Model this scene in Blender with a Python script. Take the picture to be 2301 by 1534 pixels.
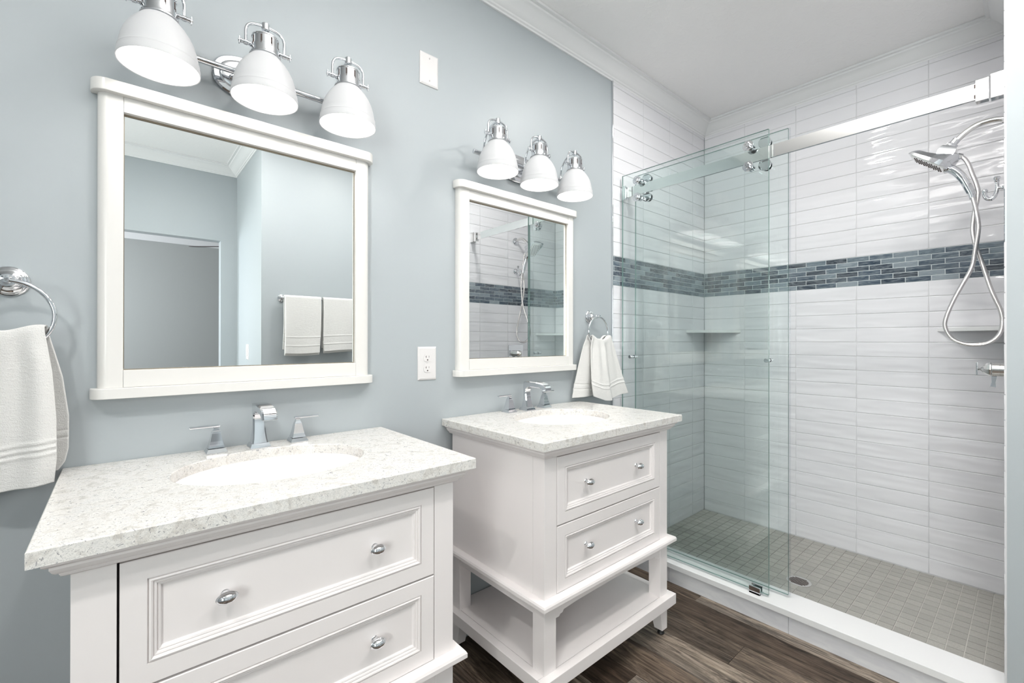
import bpy, bmesh, math, random
from mathutils import Vector, Matrix
random.seed(7)
PI = math.pi
for o in list(bpy.data.objects): bpy.data.objects.remove(o, do_unlink=True)
S = bpy.context.scene
COL = S.collection

# ------------------------------------------------------------------ camera
F_PX, CX, CY = 1016.4, 1151.2, 762.9
yaw, pit, rol = math.radians(40.972), math.radians(.10), math.radians(.063)
fw = Vector((math.sin(yaw), math.cos(yaw), 0)); rt = Vector((math.cos(yaw), -math.sin(yaw), 0)); up = Vector((0, 0, 1))
fw, up = fw*math.cos(pit)+up*math.sin(pit), up*math.cos(pit)-fw*math.sin(pit)
rt, up = rt*math.cos(rol)+up*math.sin(rol), up*math.cos(rol)-rt*math.sin(rol)
cd = bpy.data.cameras.new('camera'); cam = bpy.data.objects.new('camera', cd); COL.objects.link(cam)
cd.sensor_width = 36; cd.sensor_fit = 'HORIZONTAL'; cd.lens = 36*F_PX/2301
cd.shift_x = -(CX-1150.5)/2301; cd.shift_y = (CY-767)/2301; cd.clip_start = .02
m = Matrix((rt, up, -fw)).transposed().to_4x4(); m.translation = Vector((0, -1.502, 1.196)); cam.matrix_world = m
S.camera = cam
S.view_settings.view_transform = 'Standard'; S.view_settings.look = 'None'
S.view_settings.gamma = 1; S.view_settings.use_curve_mapping = False
S.view_settings.exposure = 0.30
# ------------------------------------------------------------------ world + large lights
w = bpy.data.worlds.new('world'); S.world = w; w.use_nodes = True
w.node_tree.nodes['Background'].inputs[0].default_value = (.85, .92, 1, 1)
w.node_tree.nodes['Background'].inputs[1].default_value = 1.0
def area(name, loc, size, power, rot=(0, 0, 0), color=(1, 1, 1), sy=None, shape='DISK', spread=180):
    l = bpy.data.lights.new(name, 'AREA'); l.energy = power; l.color = color; l.shape = shape; l.size = size
    if sy: l.size_y = sy
    l.spread = math.radians(spread)
    o = bpy.data.objects.new(name, l); COL.objects.link(o); o.location = loc; o.rotation_euler = rot
    return o
WINDOW_FILL = 31.0; CAN_FILL = 8.5; BULB = 24.0; NEXT_FILL = 74.0; BOUNCE_FILL = 26.0
area('window_fill', (-1.385, -2.185, 1.45), .93, WINDOW_FILL, (0, -PI/2, 0), (1, .99, .975), .88, 'RECTANGLE', 150)  # side fill added to brighten the room, set behind an added window
CAN_FILLS = [(.35, -1.75), (1.97, -.78), (-.8, -1.45), (1.45, -1.45)]
CANP = [.9, .95, 1.7, 1.0]
area('ceiling_bounce_fill', (.75, -1.22, 2.305), .26, BOUNCE_FILL, (PI, 0, 0), (1, .985, .965), spread=150)  # upward fill added to bounce off the ceiling, set in an added bowl
for (cx_, cy_), k in zip(CAN_FILLS, CANP): area('ceiling_fill', (cx_, cy_, 2.672), .13, CAN_FILL*k, color=(1, .98, .95))  # ceiling fills added out of view to brighten walls and shower
area('next_room_fill', (-1.392, -4.6, 1.5), 1.2, NEXT_FILL, (0, -PI/2, 0), (.9, .95, 1), 1.6, 'RECTANGLE')  # fill added to brighten the room beyond the doorway

# ------------------------------------------------------------------ materials
def mat(name, col, rough=.5, metal=0, spec=.5, coat=0, coat_rough=.05):
    mt = bpy.data.materials.new(name); mt.use_nodes = True; b = mt.node_tree.nodes['Principled BSDF']
    b.inputs['Base Color'].default_value = (*col, 1); b.inputs['Roughness'].default_value = rough
    b.inputs['Metallic'].default_value = metal; b.inputs['Specular IOR Level'].default_value = spec
    b.inputs['Coat Weight'].default_value = coat; b.inputs['Coat Roughness'].default_value = coat_rough
    return mt
def nodes(mt): return mt.node_tree.nodes, mt.node_tree.links, mt.node_tree.nodes['Principled BSDF']
def coords(mt, scale=(1, 1, 1), rot=(0, 0, 0), kind='Object'):
    n, l, b = nodes(mt); tc = n.new('ShaderNodeTexCoord'); mp = n.new('ShaderNodeMapping')
    mp.inputs['Scale'].default_value = scale; mp.inputs['Rotation'].default_value = rot
    l.new(tc.outputs[kind], mp.inputs[0]); return mp.outputs[0]
def noise(mt, vec, scale, detail=3, rough=.5, dist=0):
    n, l, b = nodes(mt); t = n.new('ShaderNodeTexNoise'); t.inputs['Scale'].default_value = scale
    t.inputs['Detail'].default_value = detail; t.inputs['Roughness'].default_value = rough; t.inputs['Distortion'].default_value = dist
    if vec is not None: l.new(vec, t.inputs['Vector'])
    return t.outputs['Fac']
def ramp(mt, fac, stops):
    n, l, b = nodes(mt); r = n.new('ShaderNodeValToRGB'); e = r.color_ramp.elements
    while len(e) < len(stops): e.new(.5)
    for i, (p, c) in enumerate(stops):
        e[i].position = p; e[i].color = (*c, 1) if not isinstance(c, (int, float)) else (c, c, c, 1)
    l.new(fac, r.inputs[0]); return r.outputs[0]
def mix(mt, a, b_, fac, mode='MIX'):
    n, l, b = nodes(mt); x = n.new('ShaderNodeMix'); x.data_type = 'RGBA'; x.blend_type = mode
    for s, v in ((6, a), (7, b_)):
        if isinstance(v, tuple): x.inputs[s].default_value = (*v, 1)
        else: l.new(v, x.inputs[s])
    if isinstance(fac, (int, float)): x.inputs[0].default_value = fac
    else: l.new(fac, x.inputs[0])
    return x.outputs[2]
def bump(mt, h, strength=.2, dist=.002, prev=None):
    n, l, b = nodes(mt); u = n.new('ShaderNodeBump'); u.inputs['Strength'].default_value = strength; u.inputs['Distance'].default_value = dist
    l.new(h, u.inputs['Height'])
    if prev is not None: l.new(prev, u.inputs['Normal'])
    l.new(u.outputs[0], b.inputs['Normal']); return u.outputs[0]

paint = mat('blue_grey_paint', (.412, .447, .464), .42, spec=.35)
bump(paint, noise(paint, coords(paint), 90, 3), .06, .001)
ceil_m = mat('ceiling_white', (.88, .87, .865), .8)
cc = coords(ceil_m, (1, 1, 1)); nf = noise(ceil_m, cc, 26, 4, .55, 1.2)
bump(ceil_m, ramp(ceil_m, nf, [(.52, 0.), (.62, 1.)]), .28, .0025)
trim_w = mat('white_trim_paint', (.80, .80, .80), .35)
cab_w = mat('white_cabinet_lacquer', (.86, .815, .805), .28, spec=.45)
frame_w = mat('white_mirror_frame_lacquer', (.76, .745, .72), .25)
gap_m = mat('dark_cabinet_interior', (.10, .09, .09), .8)
chrome = mat('polished_chrome', (.73, .74, .76), .06, 1)
brush = mat('brushed_nickel', (.78, .77, .75), .20, 1)
steel = mat('polished_steel', (.86, .85, .84), .10, 1)
bead_m = mat('aged_brass_bead', (.42, .36, .28), .25, 1)
dark_m = mat('black_rubber', (.015, .015, .015), .5)
slotm = mat('dark_slot', (.05, .03, .025), .6)
porc = mat('white_porcelain', (.61, .605, .595), .08, coat=.3)
plate_w = mat('white_plastic', (.74, .72, .715), .3)
mirror_m = mat('mirror_silver', (.93, .95, .945), .0, 1)
shade_w = mat('matte_white_shade', (.60, .60, .61), .5)
hose_m = mat('braided_steel', (.72, .70, .69), .25, 1)
n_, l_, b_ = nodes(hose_m); wv = n_.new('ShaderNodeTexWave'); wv.bands_direction = 'Z'; wv.inputs['Scale'].default_value = 130
l_.new(coords(hose_m), wv.inputs['Vector']); bump(hose_m, wv.outputs['Fac'], .5, .001)
towel_m = mat('white_terry', (.78, .77, .75), .95, spec=.1)
tn = noise(towel_m, coords(towel_m), 420, 4, .7); tn2 = noise(towel_m, coords(towel_m, (1, 1, 3)), 60, 3, .6)
p1 = bump(towel_m, tn, .7, .003); bump(towel_m, tn2, .35, .004, p1)
hem_m = mat('white_woven_border', (.85, .84, .82), .8, spec=.2)
n_, l_, b_ = nodes(hem_m); wv = n_.new('ShaderNodeTexWave'); wv.bands_direction = 'X'; wv.inputs['Scale'].default_value = 60
l_.new(coords(hem_m), wv.inputs['Vector']); bump(hem_m, wv.outputs['Fac'], .5, .0015)
bulb_m = mat('lit_bulb', (1, 1, 1), .4)
n_, l_, b_ = nodes(bulb_m); b_.inputs['Emission Color'].default_value = (1, .965, .92, 1); b_.inputs['Emission Strength'].default_value = BULB
can_m = mat('lit_lens', (1, 1, 1), .5)
n_, l_, b_ = nodes(can_m); b_.inputs['Emission Color'].default_value = (1, .98, .95, 1); b_.inputs['Emission Strength'].default_value = 6

# glazed white wall tile, each piece slightly wavy
tile_m = mat('glazed_white_tile', (.755, .75, .775), .06, spec=.55)
n_, l_, b_ = nodes(tile_m); geo = n_.new('ShaderNodeNewGeometry')
tco = n_.new('ShaderNodeTexCoord'); mp = n_.new('ShaderNodeMapping'); mp.inputs['Scale'].default_value = (5, 5, 24)
cmb = n_.new('ShaderNodeVectorMath'); cmb.operation = 'ADD'
sc = n_.new('ShaderNodeVectorMath'); sc.operation = 'SCALE'; sc.inputs[0].default_value = (3, 7, 11)
l_.new(geo.outputs['Random Per Island'], sc.inputs['Scale'])
l_.new(tco.outputs['Object'], mp.inputs[0]); l_.new(mp.outputs[0], cmb.inputs[0]); l_.new(sc.outputs[0], cmb.inputs[1])
bump(tile_m, noise(tile_m, cmb.outputs[0], 1.0, 0, .5, .4), .8, .007)
grout_m = mat('light_grey_grout', (.64, .64, .65), .8)
# mosaic glass pieces
mos_m = mat('blue_grey_glass_mosaic', (.1, .15, .2), .10, spec=.6)
n_, l_, b_ = nodes(mos_m); geo = n_.new('ShaderNodeNewGeometry')
basec = ramp(mos_m, geo.outputs['Random Per Island'], [(0, (.022, .030, .045)), (.35, (.040, .062, .090)), (.6, (.065, .092, .125)), (.8, (.13, .17, .20)), (1, (.26, .30, .33))])
sc = n_.new('ShaderNodeVectorMath'); sc.operation = 'SCALE'; sc.inputs[0].default_value = (9, 17, 5)
l_.new(geo.outputs['Random Per Island'], sc.inputs['Scale'])
mp = n_.new('ShaderNodeMapping'); mp.inputs['Scale'].default_value = (9, 9, 45); mp.inputs['Rotation'].default_value = (.3, .3, 0)
tco = n_.new('ShaderNodeTexCoord'); l_.new(tco.outputs['Object'], mp.inputs[0])
ad = n_.new('ShaderNodeVectorMath'); ad.operation = 'ADD'; l_.new(mp.outputs[0], ad.inputs[0]); l_.new(sc.outputs[0], ad.inputs[1])
strk = ramp(mos_m, noise(mos_m, ad.outputs[0], 1.4, 5, .6, 2.2), [(.40, 0.), (.72, 1.)])
l_.new(mix(mos_m, basec, (.45, .50, .53), mix(mos_m, (0, 0, 0), (.42, .42, .42), strk)), b_.inputs['Base Color'])
mgrout = mat('pale_mosaic_grout', (.62, .66, .67), .8)
# shower floor mosaic
sf_m = mat('grey_stone_floor_mosaic', (.3, .3, .28), .55)
n_, l_, b_ = nodes(sf_m); geo = n_.new('ShaderNodeNewGeometry')
sb = ramp(sf_m, geo.outputs['Random Per Island'], [(0, (.37, .36, .33)), (1, (.44, .43, .395))])
l_.new(mix(sf_m, sb, (.30, .29, .27), ramp(sf_m, noise(sf_m, coords(sf_m), 220, 3, .7), [(.45, 0.), (.7, .6)])), b_.inputs['Base Color'])
sfg_m = mat('floor_grout', (.60, .59, .55), .8)
# quartz
def quartz(name, edge):
    q = mat(name, (.8, .8, .78), .20, spec=.45); n, l, b = nodes(q); co = coords(q, (1, 1, 1.0))
    cl = noise(q, co, 40, 5, .6, 1.0)
    base = ramp(q, cl, [(.32, (.60, .57, .53)), (.5, (.79, .77, .735)), (.68, (.73, .72, .70))])
    v1 = noise(q, coords(q, (1, 1.6, 1.3)), 75, 5, .68, 2.8)
    veins = ramp(q, v1, [(.465, 0.), (.50, 1.), (.535, 0.)])
    v2 = noise(q, coords(q, (1.3, 1, 1.1)), 62, 4, .6, 3.4)
    flecks = ramp(q, v2, [(.60, 0.), (.645, 1.)])
    c = mix(q, base, (.34, .34, .33), mix(q, (0, 0, 0), (.62, .62, .62), veins))
    c = mix(q, c, (.22, .22, .23), mix(q, (0, 0, 0), (.80, .80, .80), flecks))
    l.new(c, b.inputs['Base Color']); return q
quartz_m = quartz('white_swirled_quartz', 0)
curb_m = mat('white_solid_surface', (.82, .82, .82), .25)
curbtile_m = mat('streaked_white_tile', (.8, .8, .8), .3)
n_, l_, b_ = nodes(curbtile_m)
l_.new(ramp(curbtile_m, noise(curbtile_m, coords(curbtile_m, (1, 3, 12)), 1.6, 4, .6, .6), [(.35, (.66, .66, .69)), (.65, (.79, .79, .80))]), b_.inputs['Base Color'])
# wood plank floor
wood_m = mat('grey_brown_plank', (.2, .15, .1), .45, spec=.3)
n_, l_, b_ = nodes(wood_m); geo = n_.new('ShaderNodeNewGeometry')
sc = n_.new('ShaderNodeVectorMath'); sc.operation = 'SCALE'; sc.inputs[0].default_value = (31, 57, 3)
l_.new(geo.outputs['Random Per Island'], sc.inputs['Scale'])
def wco(s):
    mp = n_.new('ShaderNodeMapping'); mp.inputs['Scale'].default_value = s
    tco = n_.new('ShaderNodeTexCoord'); l_.new(tco.outputs['Object'], mp.inputs[0])
    ad = n_.new('ShaderNodeVectorMath'); ad.operation = 'ADD'; l_.new(mp.outputs[0], ad.inputs[0]); l_.new(sc.outputs[0], ad.inputs[1]); return ad.outputs[0]
g1 = noise(wood_m, wco((42, 3.4, 1)), 1.0, 9, .72, 2.2)
g2 = noise(wood_m, wco((9, .9, 1)), 1.0, 4, .6, 1.0)
pl = ramp(wood_m, geo.outputs['Random Per Island'], [(0, (.095, .070, .055)), (.35, (.17, .130, .102)), (.65, (.29, .24, .20)), (1, (.46, .41, .36))])
gr = ramp(wood_m, g1, [(.36, (.11, .095, .085)), (.5, (.55, .52, .49)), (.62, (1.08, 1.04, .99))])
g2r = ramp(wood_m, g2, [(.3, (.55, .55, .56)), (.7, (1.2, 1.16, 1.1))])
l_.new(mix(wood_m, mix(wood_m, pl, gr, 1, 'MULTIPLY'), g2r, 1, 'MULTIPLY'), b_.inputs['Base Color'])
bump(wood_m, g1, .25, .001)
seam_m = mat('plank_seam', (.02, .015, .012), .8)
# clear architectural glass: tinted transmission plus a mirror share by the Fresnel law
def glassy(name, tint, ior=1.5):
    g = bpy.data.materials.new(name); g.use_nodes = True; n, l = g.node_tree.nodes, g.node_tree.links; n.clear()
    o = n.new('ShaderNodeOutputMaterial'); t = n.new('ShaderNodeBsdfTransparent'); t.inputs[0].default_value = (*tint, 1)
    s = n.new('ShaderNodeBsdfGlossy'); s.inputs['Roughness'].default_value = 0; s.inputs[0].default_value = (1, 1, 1, 1)
    f = n.new('ShaderNodeFresnel'); x = n.new('ShaderNodeMixShader'); ge = n.new('ShaderNodeNewGeometry'); mi_ = n.new('ShaderNodeMix')
    mi_.inputs[2].default_value = ior; mi_.inputs[3].default_value = 1/ior      # the pane is thin: both faces reflect alike
    l.new(ge.outputs['Backfacing'], mi_.inputs[0]); l.new(mi_.outputs[0], f.inputs[0])
    l.new(f.outputs[0], x.inputs[0]); l.new(t.outputs[0], x.inputs[1]); l.new(s.outputs[0], x.inputs[2]); l.new(x.outputs[0], o.inputs[0]); return g
glass_m = glassy('clear_green_glass', (.964, .994, .988))
edge_m = mat('green_glass_edge', (.16, .27, .245), .1, spec=.7)
seal_m = glassy('clear_vinyl_seal', (.93, .94, .95), 1.35)

# ------------------------------------------------------------------ mesh helpers
class MB:
    def __init__(s): s.bm = bmesh.new()
    def merge(s, t, mi=0, M=None):
        if M is not None: bmesh.ops.transform(t, matrix=M, verts=t.verts)
        vm = {}
        for v in t.verts: vm[v] = s.bm.verts.new(v.co)
        for f in t.faces:
            try: nf = s.bm.faces.new([vm[v] for v in f.verts]); nf.material_index = f.material_index if mi is None else mi
            except ValueError: pass
        t.free(); return s
    def box(s, x0, x1, y0, y1, z0, z1, bev=0, mi=0, seg=2, M=None):
        t = bmesh.new(); bmesh.ops.create_cube(t, size=1)
        for v in t.verts: v.co = Vector(((x0+x1)/2+v.co.x*(x1-x0), (y0+y1)/2+v.co.y*(y1-y0), (z0+z1)/2+v.co.z*(z1-z0)))
        if bev: bmesh.ops.bevel(t, geom=t.edges[:], offset=bev, segments=seg, affect='EDGES', profile=.5)
        return s.merge(t, mi, M)
    def loft(s, rings, mi=0, cap=True, close=True, M=None):
        t = bmesh.new(); R = [[t.verts.new(Vector(p)) for p in r] for r in rings]; n = len(R[0])
        for a, b in zip(R, R[1:]):
            for i in range(n if close else n-1):
                j = (i+1) % n
                try: t.faces.new((a[i], a[j], b[j], b[i]))
                except ValueError: pass
        if cap: t.faces.new(R[0][::-1]); t.faces.new(R[-1])
        bmesh.ops.recalc_face_normals(t, faces=t.faces[:])
        return s.merge(t, mi, M)
    def lathe(s, prof, M=None, n=40, mi=0, cap=True, sx=1, sy=1):
        return s.loft([[(r*sx*math.cos(2*PI*k/n), r*sy*math.sin(2*PI*k/n), z) for k in range(n)] for r, z in [(max(r, 1e-5), z) for r, z in prof]], mi, cap, True, M)
    def tube(s, pts, r, n=14, mi=0, M=None, closed=False):
        P = [Vector(p) for p in pts]; rings = []; N = len(P); nrm = None
        for i, p in enumerate(P):
            if closed: d = (P[(i+1) % N]-P[i-1]).normalized()
            else: d = (P[min(i+1, N-1)]-P[max(i-1, 0)]).normalized()
            if nrm is None:
                nrm = d.orthogonal().normalized()
            nrm = (nrm-d*nrm.dot(d)).normalized(); b = d.cross(nrm)
            rr = r[i] if isinstance(r, (list, tuple)) else r
            rings.append([tuple(p+nrm*rr*math.cos(2*PI*k/n)+b*rr*math.sin(2*PI*k/n)) for k in range(n)])
        if closed: rings.append(rings[0])
        return s.loft(rings, mi, not closed, True, M)
    def prism(s, poly, axis, a, b, mi=0, bev=0, M=None):
        def P(u, v, w): return {'x': (w, u, v), 'y': (u, w, v), 'z': (u, v, w)}[axis]
        t = bmesh.new(); A = [t.verts.new(P(u, v, a)) for u, v in poly]; B = [t.verts.new(P(u, v, b)) for u, v in poly]
        t.faces.new(A[::-1]); t.faces.new(B); n = len(poly)
        for i in range(n): t.faces.new((A[i], A[(i+1) % n], B[(i+1) % n], B[i]))
        bmesh.ops.recalc_face_normals(t, faces=t.faces[:])
        if bev: bmesh.ops.bevel(t, geom=[e for e in t.edges if len(e.link_faces) == 2 and e.calc_face_angle(0) > .6], offset=bev, segments=2, affect='EDGES', profile=.5)
        return s.merge(t, mi, M)
    def build(s, name, mats, parent=None, loc=(0, 0, 0), ang=35, smooth=True):
        me = bpy.data.meshes.new(name); s.bm.to_mesh(me); s.bm.free()
        for mm in (mats if isinstance(mats, (list, tuple)) else [mats]): me.materials.append(mm)
        if smooth:
            me.polygons.foreach_set('use_smooth', [True]*len(me.polygons)); me.set_sharp_from_angle(angle=math.radians(ang))
        o = bpy.data.objects.new(name, me); COL.objects.link(o); o.location = loc
        if parent: o.parent = parent
        if smooth and ang < 100:
            wn_ = o.modifiers.new('weighted', 'WEIGHTED_NORMAL'); wn_.keep_sharp = True; wn_.weight = 90
        return o
def smoothpath(pts, k=6, closed=False):
    P = [Vector(p) for p in pts]; out = []; n = len(P)
    for i in range(n if closed else n-1):
        if closed: a, b, c, d = P[i-1], P[i], P[(i+1) % n], P[(i+2) % n]
        else: a, b, c, d = P[max(i-1, 0)], P[i], P[i+1], P[min(i+2, n-1)]
        for j in range(k):
            t = j/k; out.append(.5*((2*b)+(-a+c)*t+(2*a-5*b+4*c-d)*t*t+(-a+3*b-3*c+d)*t**3))
    if not closed: out.append(P[-1])
    return [tuple(v) for v in out]
def tag(o, label=None, cat=None, group=None, kind=None):
    if label: o['label'] = label
    if cat: o['category'] = cat
    if group: o['group'] = group
    if kind: o['kind'] = kind
    return o
def thing(name, label, cat, loc=(0, 0, 0), group=None, rz=0):
    o = bpy.data.objects.new(name, None); COL.objects.link(o); o.location = loc; o.rotation_euler.z = rz; o.empty_display_size = .05
    return tag(o, label, cat, group)
def struct(name, mb, mats, parent=None, **k):
    o = mb.build(name, mats, parent, **k); o['kind'] = 'structure'; return o
def copy_tree(o, parent=None):
    c = o.copy(); COL.objects.link(c)
    if parent: c.parent = parent
    for ch in [x for x in bpy.data.objects if x.parent == o]: copy_tree(ch, c)
    return c

# ------------------------------------------------------------------ shell
H = 2.68; XT = 2.018; XB = 3.068; YR = -1.45; YT = -2.16; XA = .768; YF = -3.06; XW = -1.3; ZS = .026
struct('wall_left', MB().box(XW-.1, XB+.1, 0, .1, 0, H), paint)
struct('wall_far', MB().box(XB, XB+.1, YR-.02, -.0005, 0, H), paint)
struct('wall_right', MB().box(XT+.002, XB+.1, YT+.0005, YR, 0, H), paint)
struct('wall_behind', MB().box(XA, XB+.1, YF+.0, YT, 0, H), paint)
wb = MB(); wb.box(.65, XA+2.4, YF-.1, YF-.0005, 0, H).box(-.17, .65, YF-.1, YF-.0005, 2.04, H).box(XW-.1, -.17, YF-.1, YF-.0005, 0, H)
struct('wall_entry', wb, paint)
wn = MB(); wn.box(XW-.1, XW, -1.71, -.0005, 0, H).box(XW-.1, XW, YF, -2.66, 0, H).box(XW-.1, XW, -2.66, -1.71, 0, .95).box(XW-.1, XW, -2.66, -1.71, 1.95, H)
struct('wall_near', wn, paint)
wf = MB()
for a in ((-2.66, -2.63), (-1.74, -1.71)): wf.box(XW-.06, XW-.02, a[0], a[1], .95, 1.95)
for a in ((.95, .98), (1.435, 1.465), (1.92, 1.95)): wf.box(XW-.06, XW-.02, -2.63, -1.74, *a)
wo = struct('added_window_1', wf, trim_w)  # unseen window added to house the side fill
gp = MB().box(XW-.045, XW-.039, -2.63, -1.74, .98, 1.92).build('added_window_pane', glass_m, wo)
struct('ceiling', MB().box(XW-.1, XB+.1, YF-.1, .1, H, H+.08), ceil_m)
# room beyond the doorway
HN = 2.62; XL, XR, YB = -1.4, 3.0, -6.2
grey_p = mat('grey_paint_next_room', (.40, .41, .40), .6)
nx = MB(); nx.box(XL, XR, YB-.1, YB, 0, HN)
struct('wall_next_room_back', nx, grey_p)
struct('wall_next_room_right', MB().box(XR, XR+.1, YB, YF-.101, 0, HN), grey_p)
struct('wall_next_room_left', MB().box(XL-.1, XL, YB, YF-.101, 0, HN), grey_p)
struct('ceiling_next_room', MB().box(XL-.1, XR+.1, YB-.1, YF-.101, HN, HN+.08), ceil_m)
w2 = MB()
for a in ((-5.42, -5.38), (-3.82, -3.78)): w2.box(XL, XL+.03, a[0], a[1], .88, 2.12)
for a in ((.88, .92), (2.08, 2.12)): w2.box(XL, XL+.03, -5.38, -3.82, *a)
struct('added_window_2', w2, trim_w)  # frame added round the next-room fill light
struct('trim_3', MB().prism([(YB, HN-.11), (YB+.01, HN-.11), (YB+.02, HN-.09), (YB+.07, HN-.03), (YB+.09, HN-.01), (YB+.09, HN), (YB, HN)], 'x', XL, XR), trim_w)
# floor planks
fl = MB(); fl.box(XW, XB+.1, YB-.1, .1, -.05, -.002, mi=1)
xx = XW; pw = .15; row = 0
while xx < 2.10:
    y = .1-(row*.47 % 1.22)+1.22
    while y > -6.3:
        y0, y1 = max(y-1.22, -6.3), min(y, 0.0)
        if y1 > y0: fl.box(xx+.0007, xx+pw-.0007, y0+.0007, y1-.0007, -.003, 0)
        y -= 1.22
    xx += pw; row += 1
struct('floor', fl, [wood_m, seam_m], smooth=False)
sf = MB(); sf.box(2.10, XB, YR, 0, 0, ZS-.003, mi=1)
p = .0513
for i in range(int((XB-2.19)/p)+1):
    for j in range(int(1.45/p)+1):
        x1 = XB-i*p; y1 = -j*p; x0 = x1-p+.0032; y0 = y1-p+.0032
        if y0 < YR or x0 < 2.19: continue
        if (x0+p/2-2.497)**2+(y0+p/2+.754)**2 < .045**2: continue
        sf.box(x0, x1, y0, y1, ZS-.004, ZS)
sf.box(2.42, 2.57, -.83, -.68, ZS-.004, ZS-.001, mi=0)
struct('floor_shower', sf, [sf_m, sfg_m], smooth=False)
# crown moulding run round the room
poly = [(XW, 0), (XB, 0), (XB, YR), (XT, YR), (XT, YT), (XA, YT), (XA, YF), (XW, YF)]
def offset(poly, d):
    out = []; n = len(poly)
    for i in range(n):
        a, b, c = Vector(poly[i-1]), Vector(poly[i]), Vector(poly[(i+1) % n])
        e1, e2 = (b-a).normalized(), (c-b).normalized(); n1, n2 = Vector((e1.y, -e1.x)), Vector((e2.y, -e2.x))
        out.append(b+(n1+n2)*d)
    return out
prof = [(0, 2.603), (.007, 2.603), (.010, 2.609), (.016, 2.612), (.019, 2.618), (.026, 2.622), (.037, 2.631), (.048, 2.644), (.060, 2.655), (.072, 2.660), (.076, 2.667), (.090, 2.668), (.090, H-.0005)]
cr = MB(); cr.loft([[(q.x, q.y, z) for q in offset(poly, d)] for d, z in prof], cap=False)
bmesh.ops.recalc_face_normals(cr.bm, faces=cr.bm.faces[:])
struct('trim_1', cr, trim_w, ang=28)
struct('trim_2', MB().box(XT-.006, XT-.001, -.010, 0, 0, 2.603, .001).tube([(XT-.0035, -.010, 0), (XT-.0035, -.010, 2.603)], .0035), chrome)

# ------------------------------------------------------------------ tiled shower walls
ROW = .0772; B0, B1 = 1.497, 1.657
def tiled(name, P, joints, zlow):
    """P(u, z, h) -> world; joints = sorted u joint positions including both ends"""
    t = MB()
    def piece(u0, u1, z0, z1, g, h, mi, bv):
        if u1-u0 < .01 or z1-z0 < .008: return
        g = g/2; a0, a1, c0, c1 = u0+g, u1-g, z0+g, z1-g
        rings = [[P(a0, c0, 0), P(a1, c0, 0), P(a1, c1, 0), P(a0, c1, 0)], [P(a0, c0, h-bv*.8), P(a1, c0, h-bv*.8), P(a1, c1, h-bv*.8), P(a0, c1, h-bv*.8)],
                 [P(a0+bv*.5, c0+bv*.5, h-bv*.25), P(a1-bv*.5, c0+bv*.5, h-bv*.25), P(a1-bv*.5, c1-bv*.5, h-bv*.25), P(a0+bv*.5, c1-bv*.5, h-bv*.25)],
                 [P(a0+bv*1.4, c0+bv*1.4, h), P(a1-bv*1.4, c0+bv*1.4, h), P(a1-bv*1.4, c1-bv*1.4, h), P(a0+bv*1.4, c1-bv*1.4, h)]]
        t.loft(rings, mi)
    u0, u1 = joints[0], joints[-1]
    def slab(z0, z1, h, mi):
        t.loft([[P(u0, z0, 0), P(u1, z0, 0), P(u1, z1, 0), P(u0, z1, 0)], [P(u0, z0, h), P(u1, z0, h), P(u1, z1, h), P(u0, z1, h)]], mi)
    slab(zlow, B0, .0034, 1); slab(B0, B1, .0040, 3); slab(B1, 2.61, .0034, 1)
    z = B0
    while z > zlow:
        for a, b in zip(joints, joints[1:]): piece(a, b, max(z-ROW, zlow), z, .0024, .006, 0, .002)
        z -= ROW
    z = B1
    while z < 2.61:
        for a, b in zip(joints, joints[1:]): piece(a, b, z, min(z+ROW, 2.612), .0024, .006, 0, .002)
        z += ROW
    L = .0994; h = (B1-B0)/6
    for r in range(6):
        u = u0-(L/2 if r % 2 else 0)-.03
        while u < u1:
            piece(max(u, u0), min(u+L, u1), B0+r*h, B0+(r+1)*h, .0030, .0055, 2, .0006); u += L
    return struct(name, t, [tile_m, grout_m, mos_m, mgrout], ang=50)
tiled('wall_tile_left', lambda u, z, h: (u, -h, z), [XT, 2.314, 2.608, 2.902, XB-.006], ZS)
tiled('wall_tile_far', lambda u, z, h: (XB-h, -u, z), [.006, .274, .569, .864, 1.159, 1.444], ZS)
tiled('wall_tile_right', lambda u, z, h: (u, YR+h, z), [XT+.004, 2.19, 2.485, 2.78, XB-.006], .0)

# ------------------------------------------------------------------ shower curb, shelves, drain
cb = thing('shower_curb', 'low white shower curb with smooth slab top above streaked white tiles', 'curb', (2.13, -.725, 0))
c = MB(); c.box(2.066-2.13, .065, -.7235, .718, 0, .078, mi=1)
ys = [.716, .316, -.063, -.3625, -.662, -.7235]
for a, b in zip([.718, .41, -.122, -.655], [.41, -.122, -.655, -.7235]): c.box(2.062-2.13, 2.067-2.13, b+.001, a-.001, .001, .077, mi=0)
c.build('tile_facing', [curbtile_m, grout_m], cb)
MB().box(2.046-2.13, 2.205-2.13, -.7175, .7165, .078, .103, .002).build('slab_top', curb_m, cb)
def shelf(label, pts, z):
    o = MB().prism(pts, 'z', z-.014, z+.004, bev=.0015).build('corner_shelf', curb_m)
    # base point in the corner
    return tag(o, label, 'shelf', 'corner shelves')
k = .0062
shelf('white corner shelf seen through the sliding glass, at the corner nearest the vanities', [(XB-k, -k), (XB-k-.25, -k), (XB-k-.06, -.07), (XB-k, -.245)][:1]+[(XB-.255, -k), (XB-k, -.25)], 1.262)
shelf('white corner shelf on the shower wall behind the looped hose', [(XB-k, YR+k), (XB-k, YR+.26), (XB-.26, YR+k)], 1.256)
dr = thing('shower_drain', 'round slotted metal drain set in the grey shower floor', 'drain', (2.497, -.754, ZS-.002))
d = MB(); d.lathe([(.052, 0), (.052, .0035), (.048, .0045), (.044, .0035), (.0, .0035)], n=48)
d.build('flange', brush, dr)
d = MB()
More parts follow.
